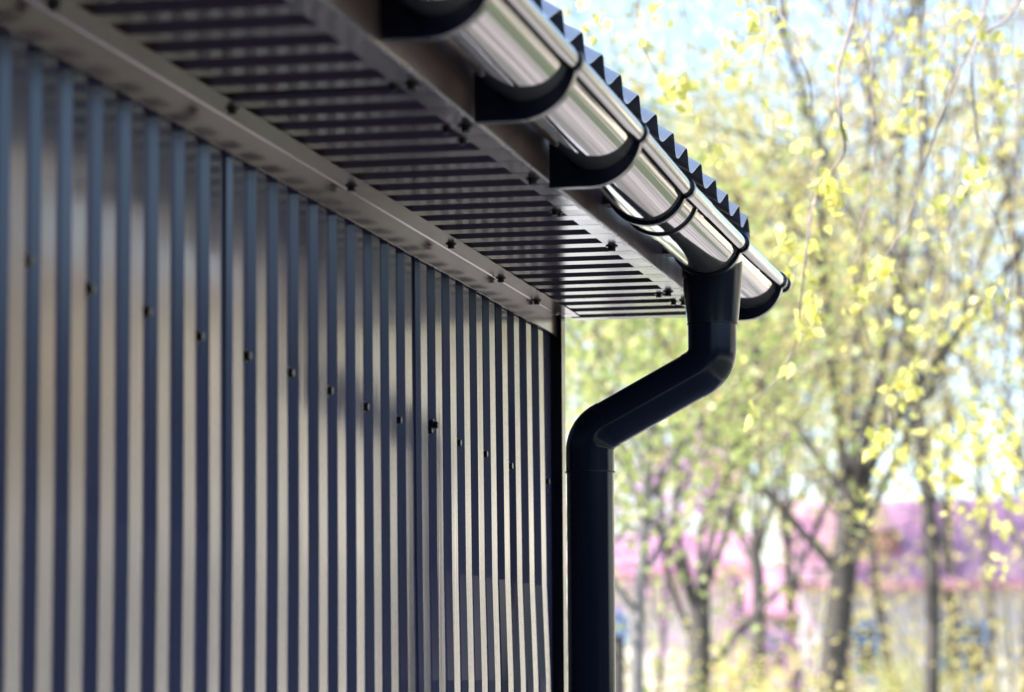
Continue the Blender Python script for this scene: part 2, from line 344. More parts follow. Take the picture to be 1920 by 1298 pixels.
# ------------------------------------------------------------------ half round gutter
gut = empty('rain_gutter', (4.5, .861, Z+.79), 'shiny half round metal gutter with black brackets hanging along the eave', 'gutter')
RG, BR, BO = .0660, .0150, .0660
GH = [(-4, .905), (3.744, .890), (4.3, .881), (4.85, .872), (5.32, .8535), (6.03, .852), (6.8, .866)]
GL = [(-4, .817), (3.744, .8085), (4.3, .8065), (4.85, .8045), (5.32, .797), (6.03, .7935), (6.8, .8005)]
def gh(s): return float(np.interp(s, [a for a, _ in GH], [b for _, b in GH]))
def gl(s): return float(np.interp(s, [a for a, _ in GL], [b for _, b in GL]))
def arc(R, s, t0=0, t1=180, n=40):
    c = gh(s)+.008
    return [(gl(s)+BO+R*math.cos(math.radians(t)), c-R*math.sin(math.radians(t))+Z) for t in np.linspace(t0, t1, n)]
def bead(R, s, a0=-70, a1=-300, n=22):
    return [(gl(s)+R*math.cos(math.radians(t)), gh(s)+R*math.sin(math.radians(t))+Z) for t in np.linspace(a0, a1, n)]
def trough(name, a, b, dr, db, par=gut):
    m = MB(); st = np.linspace(a, b, max(2, int((b-a)/.12)+1))
    sec = [[(s, y, z) for y, z in arc(RG+dr, s)]+[(s, y, z) for y, z in bead(BR+db, s, -100, -345, 26)] for s in st]
    sec2 = [[(s, y, z) for y, z in arc(RG+dr-.0015, s)] for s in st]
    for p, q in zip(sec[:-1], sec[1:]):
        m.strip(p[:40], q[:40]); m.strip(p[40:], q[40:])
    for p, q in zip(sec2[:-1], sec2[1:]): m.strip(q, p)
    for k in (0, -1): m.strip(sec[k][:40], sec2[k])
    b0 = len(m.v)
    for k in (0, -1):
        c = (st[k], gl(st[k]), gh(st[k])+Z); i0 = len(m.v); m.v.append(c); m.v += sec[k][40:]
        for q in range(25): m.f.append((i0, i0+1+q, i0+2+q))
    return m.build(name, M['gutter'], par, smooth=35)
trough('gutter_length', -4, 5.42, 0, 0); trough('gutter_length', 5.424, 6.10, 0, 0); trough('gutter_length', 6.104, 6.785, 0, 0)
def ring(m, s0, s1, r0, r1, b0, b1, hook=True, t0=0):
    m.prism(arc(r1, s0, t0, 172), arc(r0, s0, t0, 172), s0, s1)
    if hook: m.prism(bead(b1, s0), bead(b0, s0), s0, s1)
def bracket(s, wd=.022):
    """crescent shaped holder: deep below the gutter, thin at the lip, square against the fascia"""
    m = MB(); n = 44; bh, c0 = gh(s), gl(s)+BO
    inner = arc(RG+.0006, s, 0, 168, n)
    zb_ = bh-.0855; fl = c0+.012; y0 = LE-.004
    outer = [(y0, Z+.93), (y0, Z+.90), (y0, zb_+Z)]+[(y0+(fl-y0)*k/4, zb_+Z) for k in (1, 2, 3)]
    ts = np.linspace(90, 176, n-len(outer)); A, B = fl-(gl(s)-.0095), .0855
    outer += [(fl+A*math.cos(math.radians(t)), bh-B*math.sin(math.radians(t))+Z) for t in ts]
    L = inner[-1]
    for k in range(5):
        f = ((k+1)/5)**2; y, z = outer[-5+k]; outer[-5+k] = (y+(L[0]-.008-y)*f, z+(L[1]-.004-z)*f)
    m.prism(outer, inner, s, s+wd)
    m.prism(bead(BR+.0042, s, -60), bead(BR+.0006, s, -60), s+.002, s+wd-.004)
    return m.build('gutter_bracket', M['plastic'], gut, smooth=32)
for s in (-3.4, -2.85, -2.3, -1.75, -1.2, -.65, -.1, .45, 1.0, 1.55, 2.1, 2.65, 3.195, 3.744, 4.293, 4.851): bracket(s)
bracket(6.70)
cn = trough('gutter_connector', 5.32, 5.56, .0020, .0014); trough('gutter_connector_sleeve', 5.46, 5.56, .0008, .0010, cn) if False else None
m = MB(); ring(m, 5.313, 5.329, RG+.001, RG+.0068, BR+.0005, BR+.0048); m.build('seal', M['plastic'], cn, smooth=32)
m = MB(); ring(m, 5.452, 5.463, RG+.001, RG+.0060, 0, 0, False); m.build('seal', M['plastic'], cn, smooth=32)
for s in (5.366, 6.035):
    m = MB(); m.box(s, s+.05, LE-.022, LE-.0006, Z+.838, Z+.868); m.box(s, s+.012, LE-.05, LE-.020, Z+.842, Z+.90); m.build('fixing_tab', M['plastic'], gut)
ot = trough('gutter_outlet', 6.03, 6.37, .0022, .0014)
m = MB(); ring(m, 6.020, 6.034, RG+.001, RG+.0062, BR+.0005, BR+.0045); m.build('seal', M['plastic'], ot, smooth=32)
m = MB(); s = 6.778
ring(m, s, s+.014, RG-.002, RG+.006, BR-.001, BR+.0042)
a = arc(RG+.002, s); b = len(m.v); m.v += [(s+.010, y, z) for y, z in a]; m.f.append(tuple(b+i for i in range(len(a))))
b = len(m.v); m.v.append((s+.011, gl(s), gh(s)+Z)); a = bead(BR+.002, s, 0, -360, 24); m.v += [(s+.011, y, z) for y, z in a]
for q in range(23): m.f.append((b, b+1+q, b+2+q))
m.build('end_cap', M['plastic'], gut, smooth=32)

# ------------------------------------------------------------------ downpipe
dp = empty('downpipe', (6.1, 1.113, 0), 'glossy dark plastic downpipe with two elbows below the gutter outlet', 'downpipe')
SP = 6.11
def vlathe(m, prof, y, k=40):
    b = len(m.v)
    for r, z in prof: m.v += [(SP+r*math.cos(2*math.pi*q/k), y+r*math.sin(2*math.pi*q/k), z+Z) for q in range(k)]
    for i in range(len(prof)-1):
        for q in range(k):
            r = (q+1) % k; m.f.append((b+i*k+q, b+i*k+r, b+(i+1)*k+r, b+(i+1)*k+q))
m = MB(); vlathe(m, [(.0615, .838), (.0608, .812), (.0600, .80), (.0570, .765), (.0512, .709), (.0506, .7045), (.0470, .7035)], .8615); m.build('funnel', M['pipe'], dp, smooth=40)
yu, yl = .8630, 1.1120; hu, hl = .6215, .4880     # axis corners of the offset
d = Vector((0, yl-yu, hl-hu)).normalized()
def elbow_path(p, din, dout, R, lin, lout):
    """centreline: straight in, arc of radius R, straight out, about corner p"""
    ang = din.angle(dout); t = R*math.tan(ang/2); a = p-din*t; P = [a-din*lin]; nrm = (dout-din*dout.dot(din)).normalized()
    for k in range(0, 15):
        th = ang*k/14; P.append(a+din*R*math.sin(th)+nrm*R*(1-math.cos(th)))
    P.append(P[-1]+dout*lout); return P
cu, cl_ = Vector((SP, yu, Z+hu)), Vector((SP, yl, Z+hl)); dn = Vector((0, 0, -1))
m = MB(); m.tube(elbow_path(cu, dn, d, .055, .0475, .012), .0486, 44, False); m.build('elbow', M['pipe'], dp, smooth=60)
m = MB(); m.tube([cu+d*.02, cl_-d*.02], .0475, 44); m.build('offset_pipe', M['pipe'], dp, smooth=40)
m = MB(); m.tube(elbow_path(cl_, d, dn, .055, .010, .0425), .0486, 44, False)
zb = min(v[2] for v in m.v)
m.build('elbow', M['pipe'], dp, smooth=40)
m = MB(); vlathe(m, [(.0474, zb-Z+.02), (.0474, .3), (.0474, 0), (.0474, -.7), (.0474, -1.35)], yl); m.build('pipe', M['pipe'], dp, smooth=40)
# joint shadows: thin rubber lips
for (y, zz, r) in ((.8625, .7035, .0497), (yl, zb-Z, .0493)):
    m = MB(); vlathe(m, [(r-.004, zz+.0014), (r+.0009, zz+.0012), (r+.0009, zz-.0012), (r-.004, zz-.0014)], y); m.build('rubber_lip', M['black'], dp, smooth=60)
m = MB(); m.tube(elbow_path(Vector((SP, yl, Z-1.38)), dn, Vector((0, -.9, -.43)).normalized(), .05, .05, .06), .0485, 24, False); m.build('elbow', M['pipe'], dp, smooth=40)
for zz in (-.45,):
    m = MB(); vlathe(m, [(.0480, zz+.015), (.0515, zz+.015), (.0515, zz-.015), (.0480, zz-.015)], yl); m.box(SP-.008, SP+.008, yl+.05, DW-.002, Z+zz-.01, Z+zz+.01); m.build('pipe_clip', M['plastic'], dp, smooth=40)

# ------------------------------------------------------------------ leaves and trees
def leaf_cloud(centres, n, spread, size, flat=.0, shape='quad'):
    """n leaves round the given points; returns a mesh of one small pointed blade (two triangles folded) per leaf"""
    C = np.asarray(centres, dtype=float); idx = rng.integers(0, len(C), n)
    p = C[idx]+rng.normal(size=(n, 3))*np.array(spread)
    a = rng.normal(size=(n, 3)); a[:, 2] -= .3; a /= np.linalg.norm(a, axis=1, keepdims=True)
    b = np.cross(a, rng.normal(size=(n, 3))); b /= np.linalg.norm(b, axis=1, keepdims=True)
    c = np.cross(a, b)
    L = size*rng.uniform(.6, 1.25, (n, 1)); W = L*.36
    V = np.stack([p-a*L*.5, p+b*W-a*L*.08+c*L*.07, p+a*L*.5, p-b*W-a*L*.08+c*L*.07], 1).reshape(-1, 3)
    me = bpy.data.meshes.new('leaves'); k = len(V)
    me.vertices.add(k); me.vertices.foreach_set('co', V.astype(np.float32).ravel())
    me.loops.add(k); me.loops.foreach_set('vertex_index', np.arange(k, dtype=np.int32))
    me.polygons.add(n); me.polygons.foreach_set('loop_start', np.arange(0, k, 4, dtype=np.int32)); me.polygons.foreach_set('loop_total', np.full(n, 4, dtype=np.int32))
    me.update(calc_edges=True); me.validate(); return me
def wander(p, d, L, n, bend=.25, up=.0):
    P = [p.copy()]; d = d.normalized()
    for _ in range(n):
        d = (d+Vector((random.gauss(0, bend), random.gauss(0, bend), random.gauss(0, bend*.6)+up))).normalized(); P.append(P[-1]+d*L/n)
    return P, d
def tree(name, x, y, h, rad, label, cat='tree', leaf='leaf_yellow', leaves=9000, lsize=.07, fork=.35, limbs=8, bark='bark', group=None, crown_lo=None, spread=.5, crown=(1.0, 1.0), lean=(0, 0), split=0):
    t = empty(name, (x, y, 0), label, cat, group)
    base = Vector((x, y, 0)); P, d = wander(base, Vector((lean[0], lean[1], 1)), h*(fork+.02 if split else .92), 9, .05, .12)
    rr = [rad*(1.35 if i == 0 else 1-(.02 if split else .085)*i) for i in range(10)]
    m = MB(); m.tube(P, rr, 9); m.build('trunk', M[bark], t, smooth=60)
    tips = []
    for k in range(limbs):
        f = fork+(.93-fork)*k/max(1, limbs-1); i = min(8, int(f*9)); q = P[i].lerp(P[i+1], f*9-i)
        if split: i = 8 if k < 5 else 6; q = P[i].lerp(P[9], random.random())
        az = k*2.4+random.uniform(-.4, .4); el = random.uniform(.7, 1.2)
        dr = Vector((math.cos(az)*math.cos(el), math.sin(az)*math.cos(el), math.sin(el)))
        if split: el = random.uniform(.95, 1.35); dr = Vector((math.cos(az)*math.cos(el), math.sin(az)*math.cos(el), math.sin(el))); f = .2
        L = h*(.42-.22*f)*random.uniform(.8, 1.25)*crown[0]*(1.55 if split else 1)
        B, dd = wander(q, dr, L, 6, .16, .05); r0 = rad*(1-.085*f*9)*.55*(.66 if split else 1)
        m = MB(); m.tube(B, [r0*(1-.13*j) for j in range(7)], 6)
        tips += [tuple(b) for b in B[3:]]
        for j in range(2, 7):
            for _ in range(2):
                T, _d = wander(B[j], dd+Vector((random.gauss(0, .8), random.gauss(0, .8), random.gauss(0, .5))), L*.45, 4, .22, .03)
                m.tube(T, [r0*.38*(1-.2*u) for u in range(5)], 4, False); tips += [tuple(b) for b in T[1:]]
        m.build('limb', M[bark], t, smooth=60)
    tips = [q for q in tips if crown_lo is None or q[2] > crown_lo]
    me = leaf_cloud(tips, leaves, (spread*crown[1], spread*crown[1], spread*.8), lsize)
    tag(link('crown', me, M[leaf], t), kind=None)
    return t
def px(x, y, s): return at(x, y, s)
def place(xp, s): v = at(xp, 1200, s); return v.x, v.y

# the four trunks one can tell apart
x, y = place(1530, 26); tree('deciduous_tree', x, y, 9.5, .13, 'dark forked tree trunk just left of the first blue window of the white house', leaf='leaf_yellow', leaves=2300, lsize=.08, fork=.33, limbs=8, split=1, lean=(0, -.05))
x, y = place(1748, 28); tree('deciduous_tree', x, y, 9.5, .075, 'straight dark tree trunk between the two blue windows of the white house', leaf='leaf_pale', leaves=3200, lsize=.075, fork=.46, limbs=7, split=1)
x, y = place(1425, 29); tree('deciduous_tree', x, y, 8.0, .075, 'thin dark tree just left of the forked tree trunk', leaf='leaf_olive', leaves=4000, lsize=.08, fork=.33, limbs=7, split=1)
x, y = place(1298, 24); tree('deciduous_tree', x, y, 7.0, .10, 'stout tree trunk beside the cream house wall', leaf='leaf_olive', leaves=4000, lsize=.08, fork=.30, limbs=7, split=1)
x, y = place(1160, 19); tree('green_tree', x, y, 4.3, .06, 'small tree with bright green leaves behind the downpipe', leaf='leaf_green', leaves=4500, lsize=.07, fork=.45, limbs=12, crown_lo=2.6, bark='bark_grey', crown=(1.1, 1))
x, y = place(1345, 58); tree('willow_tree', x, y, 12.3, .22, 'tall yellow olive willow rising behind the roof edge', leaf='leaf_olive', leaves=12000, lsize=.13, fork=.35, limbs=16, crown_lo=6.5, crown=(.75, 1.3), spread=.8)
x, y = place(1215, 36); tree('redbud_tree', x, y, 4.2, .06, 'small tree in magenta blossom right of the downpipe', leaf='petal', leaves=1500, lsize=.07, fork=.5, limbs=8, crown_lo=2.6, spread=.3)
far = [(1090, 52, 9), (1265, 46, 8), (1400, 50, 11), (1470, 64, 13), (1500, 44, 9), (1580, 56, 12), (1625, 70, 14), (1690, 48, 10), (1790, 60, 13), (1850, 45, 11), (1915, 52, 12), (1985, 40, 11), (1560, 78, 14), (1720, 82, 15), (1880, 80, 15), (1350, 74, 9)]
cols = [('leaf_pale', 'pale budding'), ('leaf_yellow', 'yellow leaved'), ('leaf_olive', 'olive leaved')]
where = ['over the far left of the garden', 'behind the blossoming tree', 'between the pipe and the forked trunk, nearer one', 'behind the forked trunk, tallest', 'close behind the forked trunk', 'right behind the fork of the dark trunk', 'above the left end of the magenta roof, far one', 'above the left blue window', 'above the right blue window', 'above the right end of the magenta roof', 'at the right edge of the photo', 'beyond the right end of the white house', 'far back behind the left blue window', 'far back between the two windows', 'far back at the right edge', 'far back above the magenta blossom']
for k, (xp, s, h) in enumerate(far):
    x, y = place(xp, s); c, cw = cols[k % 3]
    tree('background_tree', x, y, h, .07+.03*(k % 3), f'{cw} thin stemmed tree {where[k]}', leaf=c, leaves=1900 if s < 62 else 1700, lsize=.09 if s < 62 else .13, fork=.3, limbs=8, group='thin trees far behind the garden', spread=.7)
beside = ['nearest the pavement', 'second from the pavement', 'at the lawn corner', 'before the path', 'at the path bend', 'behind the path, olive crowned', 'at the far path end', 'near the yard', 'beside the far road', 'at the yard corner', 'deep in the garden', 'deepest in the garden']
side = [(11, -20, 8), (14, -20, 9), (17, -13, 7), (21, -19, 9), (27, -15, 9), (27, -24, 11), (34, -20, 11), (36, -12, 10), (44, -17, 12), (46, -8, 12), (20, -30, 12), (38, -32, 13)]
for k, (x, y, h) in enumerate(side):
    c, cw = cols[(0, 1, 0, 0, 2)[k % 5]]
    tree('garden_tree', x, y, h, .10, f'{cw} garden tree right of the view {beside[k]}', leaf=c, leaves=9000, lsize=.15, fork=.3, limbs=8, group='garden trees right of the view', spread=.6)

def shrub(name, x, y, r, h, leaf, n, label, cat='shrub', size=.06, group=None):
    t = empty(name, (x, y, 0), label, cat, group)
    m = MB(); tips = []
    for k in range(14):
        az = k*2.4; P, _ = wander(Vector((x, y, 0)), Vector((math.cos(az)*.5*r/h*1.6, math.sin(az)*.5*r/h*1.6, 1)), h*random.uniform(.75, 1.05), 5, .14, .05)
        m.tube(P, [.016*(1-.16*i) for i in range(6)], 5); tips += [tuple(q) for q in P[1:]]
    m.build('stem', M['bark'], t)
    link('foliage', leaf_cloud(tips, n, (r*.28, r*.28, h*.12), size), M[leaf], t)
    return t
for k, (xp, s, r, h, lf, lb) in enumerate([(1440, 23, 1.0, 1.75, 'leaf_yellow', 'bright yellow green shrub left of the forked trunk'), (1375, 25, .7, 1.6, 'leaf_yellow', 'yellow green shrub right of the grey trunk'), (1665, 33, .6, 1.8, 'leaf_olive', 'olive shrub before the wall right of the left blue window'), (1690, 31, .6, 1.7, 'leaf_green', 'green shrub before the white wall'), (1875, 30, .7, 1.7, 'leaf_olive', 'olive shrub at the right of the right blue window'),
        (1230, 22, .8, 1.5, 'leaf_green', 'low green shrub just right of the downpipe'), (1330, 28, .7, 1.6, 'leaf_olive', 'olive shrub between grey trunk and yellow shrub')]):
    x, y = place(xp, s); shrub('garden_shrub', x, y, r, h, lf, 2200, lb)
for xp, s, r, h, lf, lb in [(1560, 38, 1.0, 3.6, 'leaf_yellow', 'tall loose yellow shrub before the left part of the magenta roof'), (1705, 36, 1.1, 3.0, 'leaf_olive', 'tall olive shrub between the two window trees'), (1860, 35, 1.0, 3.3, 'leaf_yellow', 'tall yellow shrub right of the right blue window'), (1905, 37, 1.3, 3.6, 'leaf_olive', 'tall olive shrub at the right edge of the photo'), (1270, 30, 1.0, 2.7, 'leaf_green', 'tall green shrub before the cream house'), (1400, 36, 1.1, 3.0, 'leaf_yellow', 'tall yellow shrub before the far pink roof')]:
    x, y = place(xp, s); shrub('tall_shrub', x, y, r, h, lf, 420, lb, size=.085)
for xp, s, r, h, lb in [(1290, 33, .8, 2.25, 'magenta blossoming shrub by the grey tree trunk'), (1375, 34, .9, 2.35, 'magenta blossoming shrub behind the yellow shrub'), (1470, 33, .8, 2.3, 'magenta blossoming shrub touching the forked trunk')]:
    x, y = place(xp, s); shrub('flowering_shrub', x, y, r, h, 'petal', 900, lb)

# ------------------------------------------------------------------ houses
def facade_frame(xp, s):
    x, y = place(xp, s); v = Vector((x, y, 0)); n = Vector((-math.cos(.12), -math.sin(.12), 0)); r = Vector((n.y, -n.x, 0)); 
    if r.y > 0: r = -r
    return v, n, r
class LB(MB):
    """boxes in a facade frame: u to the right, d towards the viewer, z up"""
    def __init__(s, o, n, r): super().__init__(); s.o, s.n, s.r = o, n, r
    def bx(s, u0, u1, d0, d1, z0, z1):
        b = len(s.v)
        for u in (u0, u1):
            for dd in (d0, d1):
                for z in (z0, z1): p = s.o+s.r*u+s.n*dd; s.v.append((p.x, p.y, z))
        s.f += [tuple(b+i for i in q) for q in ((0, 1, 3, 2), (4, 6, 7, 5), (0, 4, 5, 1), (2, 3, 7, 6), (0, 2, 6, 4), (1, 5, 7, 3))]
def house(name, xp, s, W, eave, ridge, depth, wallm, roofm, label, wins, edge='red_edge', chimney=None, dormer=None):
    o, n, r = facade_frame(xp, s); t = empty(name, tuple(o+r*(W/2)), label, 'house')
    wl = LB(o, n, r); us = [0]+[q for (u, wd, z0, z1) in wins for q in (u, u+wd)]+[W]
    # wall pieces round the openings
    cur = 0
    for (u, wd, z0, z1) in wins:
        wl.bx(cur, u, -.25, 0, 0, eave); wl.bx(u, u+wd, -.25, 0, 0, z0); wl.bx(u, u+wd, -.25, 0, z1, eave); cur = u+wd
    wl.bx(cur, W, -.25, 0, 0, eave); wl.bx(0, .25, -depth, -.25, 0, eave); wl.bx(W-.25, W, -depth, -.25, 0, eave); wl.bx(0, W, -depth-.2, -depth, 0, eave)
    wl.build('wall', M[wallm], t)
    rf = LB(o, n, r); ov = .45
    def pt(u, dd, z): p = o+r*u+n*dd; return (p.x, p.y, z)
    nseg = max(6, int(W/.6)); R = None
    b = MB()
    for k in range(nseg):
        u0 = -.4+(W+.8)*k/nseg; u1 = -.4+(W+.8)*(k+1)/nseg-.04
        for (da, za, db, zb_) in ((ov, eave-.05, -depth/2, ridge), (-depth-ov, eave-.05, -depth/2, ridge)):
            for dz in (0, .05): b.strip([pt(u0, da, za+dz), pt(u1, da, za+dz)], [pt(u0, db, zb_+dz), pt(u1, db, zb_+dz)])
            b.strip([pt(u0, da, za), pt(u1, da, za)], [pt(u0, da, za+.05), pt(u1, da, za+.05)])
            b.strip([pt(u1, da, za), pt(u1+.04, da, za+.02)], [pt(u1, db, zb_), pt(u1+.04, db, zb_+.02)])
    roof = b.build('roof', M[roofm], t)
    g = MB()
    for u in (.01, W-.01):
        k = len(g.v); g.v += [pt(u, 0, eave), pt(u, -depth, eave), pt(u, -depth/2, ridge-.06)]; g.f.append((k, k+1, k+2))
    g.build('gable', M[wallm], t)
    e = LB(o, n, r); e.bx(-.4, W+.4, ov+.002, ov+.10, eave-.16, eave-.02); e.build('roof_gutter', M[edge], t)
    for (u, wd, z0, z1) in wins:
        fr = LB(o, n, r); a = .15
        fr.bx(u, u+wd, -.10, .04, z1-a, z1); fr.bx(u, u+wd, -.10, .04, z0, z0+a); fr.bx(u, u+a, -.10, .04, z0+a, z1-a); fr.bx(u+wd-a, u+wd, -.10, .04, z0+a, z1-a)
        fr.bx(u+wd/2-.05, u+wd/2+.05, -.10, .03, z0+a, z1-a-.003)
        fr.bx(u+a, u+wd-a, -.098, .028, z1-.42, z1-.33)
        w_ = fr.build('window', M['blue_frame'], t)
        gl = LB(o, n, r); gl.bx(u+a, u+wd-a, -.09, -.075, z0+a, z1-a); gl.build('pane', M['glass'], w_)
    if chimney:
        c = LB(o, n, r); u, dd, zt = chimney; c.bx(u, u+.9, -dd-.7, -dd, eave+.4, zt); c.build('chimney', M['brick'], roof)
    if dormer:
        c = LB(o, n, r); u, wd = dormer; zt = eave+(ridge-eave)*.62; c.bx(u, u+wd, -depth*.30, -.5, eave+.1, zt); dm = c.build('dormer', M['brick'], t)
    return t
S1 = 60
def zz(y, s): return EYE+(1266-y)*s/FPX
def ux(xp, x0, s): return (xp-x0)*s/FPX
house('white_house', 1505, S1, 9.5, zz(1088, S1), zz(925, S1), 5.0, 'plaster', 'purple_roof', 'white house with blue window frames under a bright magenta roof',
      [(ux(1552, 1505, S1), 1.05, zz(1275, S1), zz(1160, S1)), (ux(1752, 1505, S1), 1.05, zz(1275, S1), zz(1160, S1)), (ux(1960, 1505, S1), 1.05, zz(1275, S1), zz(1160, S1))], dormer=(ux(1580, 1505, S1), 1.15))
S2 = 42
house('cream_house', 1120, S2, 1.35+.4, zz(1050, S2), zz(985, S2), 4.0, 'cream', 'purple_roof', 'cream walled small house behind the downpipe', [(.12, .3, zz(1200, S2), zz(1130, S2))], edge='red_edge')
S3 = 72
house('far_house', 1330, S3, 3.2, zz(1140, S3), zz(1050, S3), 4.0, 'plaster', 'purple_roof', 'far pale house with a magenta roof seen left of the forked trunk', [(1.0, .9, zz(1260, S3), zz(1190, S3))])
hp = [(-13+random.gauss(0, .5), yy, zc) for yy in np.arange(-26, 14, .7) for zc in np.arange(.3, 4.8, .7)]
hp2 = [(xx, -17+random.gauss(0, .5), zc) for xx in np.arange(-13, 9.5, .7) for zc in np.arange(.3, 4.3, .7)]
h2_ = empty('side_blocker', (-2, -17, 0), 'added unseen foliage hedge along the lawn right of the photographer', 'blocker')  # added out of view to darken what the wall slopes reflect
hd = empty('blocker', (-13, -6, 0), 'added unseen dark hedge behind the photographer', 'blocker')  # made-up screen keeping bright sky off the near wall slopes
tag(link('foliage', leaf_cloud(hp, 9000, (.5, .5, .5), .45), leafd := leaf_mat('blocker_leaf', (.03, .05, .03), (.06, .08, .05), .2), hd), kind='stuff')
tag(link('foliage', leaf_cloud(hp2, 9000, (.5, .5, .5), .45), leafd, h2_), kind='stuff')
m = MB(); m.box(-13, 9.5, -17.3, -16.7, 0, 3.9); m.build('dense_core', rough_mat('side_blocker_core', (.02, .03, .02), (.04, .05, .03), 3), h2_)
m = MB(); m.box(-13.3, -12.7, -26, 14, 0, 4.3); m.build('dense_core', rough_mat('blocker_core', (.02, .03, .02), (.04, .05, .03), 3), hd)
def side_building(x0, y0, x1, y1, h):
    a, b_ = Vector((x0, y0, 0)), Vector((x1, y1, 0)); r = (b_-a).normalized(); n = Vector((r.y, -r.x, 0)); W = (b_-a).length
    if n.x > 0: n = -n
    t = empty('apartment_building', tuple((a+b_)/2), 'long low cream building right of the view, mirrored in the cladding', 'building')
    wl = LB(a, n, r); N = int(W/3.2); cur = 0
    for f in range(2):
        z0, z1 = f*h/2, (f+1)*h/2
        for k in range(N):
            u = (k+.5)*W/N; wl.bx(cur if k else 0, u-.6, -.3, 0, z0, z1); wl.bx(u-.6, u+.6, -.3, 0, z0, z0+.9); wl.bx(u-.6, u+.6, -.3, 0, z1-.45, z1); cur = u+.6
            fr = LB(a, n, r); fr.bx(u-.6, u+.6, -.2, -.1, z1-.55, z1-.45); fr.bx(u-.6, u+.6, -.2, -.1, z0+.9, z0+1.0); fr.bx(u-.6, u-.5, -.2, -.1, z0+1.0, z1-.55); fr.bx(u+.5, u+.6, -.2, -.1, z0+1.0, z1-.55)
            w_ = fr.build('window', M['plaster'], t); g_ = LB(a, n, r); g_.bx(u-.5, u+.5, -.17, -.15, z0+1.0, z1-.55); g_.build('pane', M['glass'], w_)
        wl.bx(cur, W, -.3, 0, z0, z1)
    wl.bx(0, W, -9, -8.7, 0, h); wl.build('wall', M['cream'], t)
    rf = LB(a, n, r); rf.bx(-.4, W+.4, -9.4, .5, h+.002, h+.25); rf.build('roof', M['brick'], t)
side_building(62, -5.5, 34, -26, 8.2)
# small blue sign on a dark post beside the pipe
x, y = place(1158, 20); sg = empty('road_sign', (x, y, 0), 'small blue sign on a dark post at the edge of the downpipe', 'sign')
m = MB(); m.tube([(x, y, 0), (x, y, EYE+.38)], .045, 8); m.build('post', M['bark'], sg)
m = MB(); m.box(x-.075, x-.055, y-.05, y+.05, EYE+.28, EYE+.42); m.build('sign_panel', M['blue_sign'], sg)

# ------------------------------------------------------------------ the birch whose twigs hang into the view
bt = empty('birch_tree', (10.2, -2.3, 0), 'birch with hanging twigs of young yellow green leaves reaching in from the right', 'tree')
P, _ = wander(Vector((10.2, -2.3, 0)), Vector((0, .06, 1)), 9.0, 9, .03, .15)
m = MB(); m.tube(P, [.17-.014*i for i in range(10)], 12); m.build('trunk', M['birch_bark'], bt, smooth=60)
# one birch leaf: pointed oval blade folded on its midrib, 20 triangles
lm_ = MB(); U = [0, .12, .3, .5, .72, .9, 1.0]; Wd = [0, .26, .42, .38, .24, .09, 0]
for side_ in (1, -1):
    A = [(u*.95, 0, -.10*u*u) for u in U]; B = [(u*.95-(.03 if 0 < u < 1 else 0), side_*w_*.9, .09*w_*2-.10*u*u) for u, w_ in zip(U, Wd)]
    lm_.strip(A, B) if side_ > 0 else lm_.strip(B, A)
LEAF = lm_.mesh('leaf', 60); LEAF.materials.append(M['leaf_birch'])
nleaf = [0]; small = []
def hang(ptsx, s, clusters, r0=.0032, nl=4, size=.044):
    """twig through pixel way-points, s metres off; leaves at the given pixel clusters"""
    W = []
    for k, q in enumerate(ptsx):
        W.append(at(q[0], q[1], s+(.10*math.sin(k*1.7) if k else 0)))
    # smooth the way-points
    Q = []
    for k in range(len(W)-1):
        p0, p1, p2, p3 = W[max(k-1, 0)], W[k], W[k+1], W[min(k+2, len(W)-1)]
        for j in range(4):
            t = j/4; Q.append(.5*((2*p1)+(p2-p0)*t+(2*p0-5*p1+4*p2-p3)*t*t+(3*p1-p0-3*p2+p3)*t*t*t))
    Q.append(W[-1])
    n = len(Q); m = MB(); m.tube(Q, [r0*(1-.6*i/(n-1)) for i in range(n)], 6)
    # short side spurs to the clusters
    tw = m.build('hanging_twig', M['twig'], bt, smooth=60)
    for (cx, cy, cnt, sp) in clusters:
        c = at(cx, cy, s)
        j = min(range(n), key=lambda i: (Q[i]-c).length)
        for _ in range(cnt):
            off = Vector((random.gauss(0, .03), random.gauss(0, 1)*sp*.8, random.gauss(0, 1)*sp*.95)); p = c+off
            if nleaf[0] < 290:
                o = link('leaf', LEAF, None, tw); nleaf[0] += 1
                dr = Vector((random.gauss(0, .6), random.gauss(0, .7), -random.uniform(.5, 1.3))).normalized()
                o.matrix_local = Matrix.Translation(p) @ dr.to_track_quat('X', 'Z').to_matrix().to_4x4() @ Matrix.Rotation(random.uniform(0, 6.28), 4, 'X') @ Matrix.Scale(size*random.uniform(.75, 1.25), 4)
                o.matrix_parent_inverse = Matrix.Identity(4)
            else: small.append(tuple(p)); small.append(tuple(p+Vector((0, random.gauss(0, .02), random.gauss(0, .02)))))
    return tw
H = .035
hang([(1612, -260), (1604, 0), (1572, 130), (1576, 220), (1583, 285), (1545, 340), (1522, 400), (1502, 560), (1492, 640), (1450, 720), (1412, 752)], 8.3, [(1408, 757, 3, .010), (1478, 684, 2, .010), (1518, 590, 5, .022), (1500, 540, 4, .02), (1548, 385, 7, .035), (1560, 350, 4, .02), (1560, 240, 5, .03), (1530, 470, 6, .03), (1475, 450, 7, .025), (1500, 610, 5, .02), (1555, 330, 6, .025)], .0055)
hang([(1480, -260), (1460, 0), (1490, 60), (1502, 110), (1520, 165), (1521, 300), (1515, 425), (1508, 500)], 9.5, [(1465, 210, 4, .04), (1500, 270, 4, .04), (1480, 60, 3, .04), (1500, 420, 5, .04), (1440, 40, 3, .03)], .004)
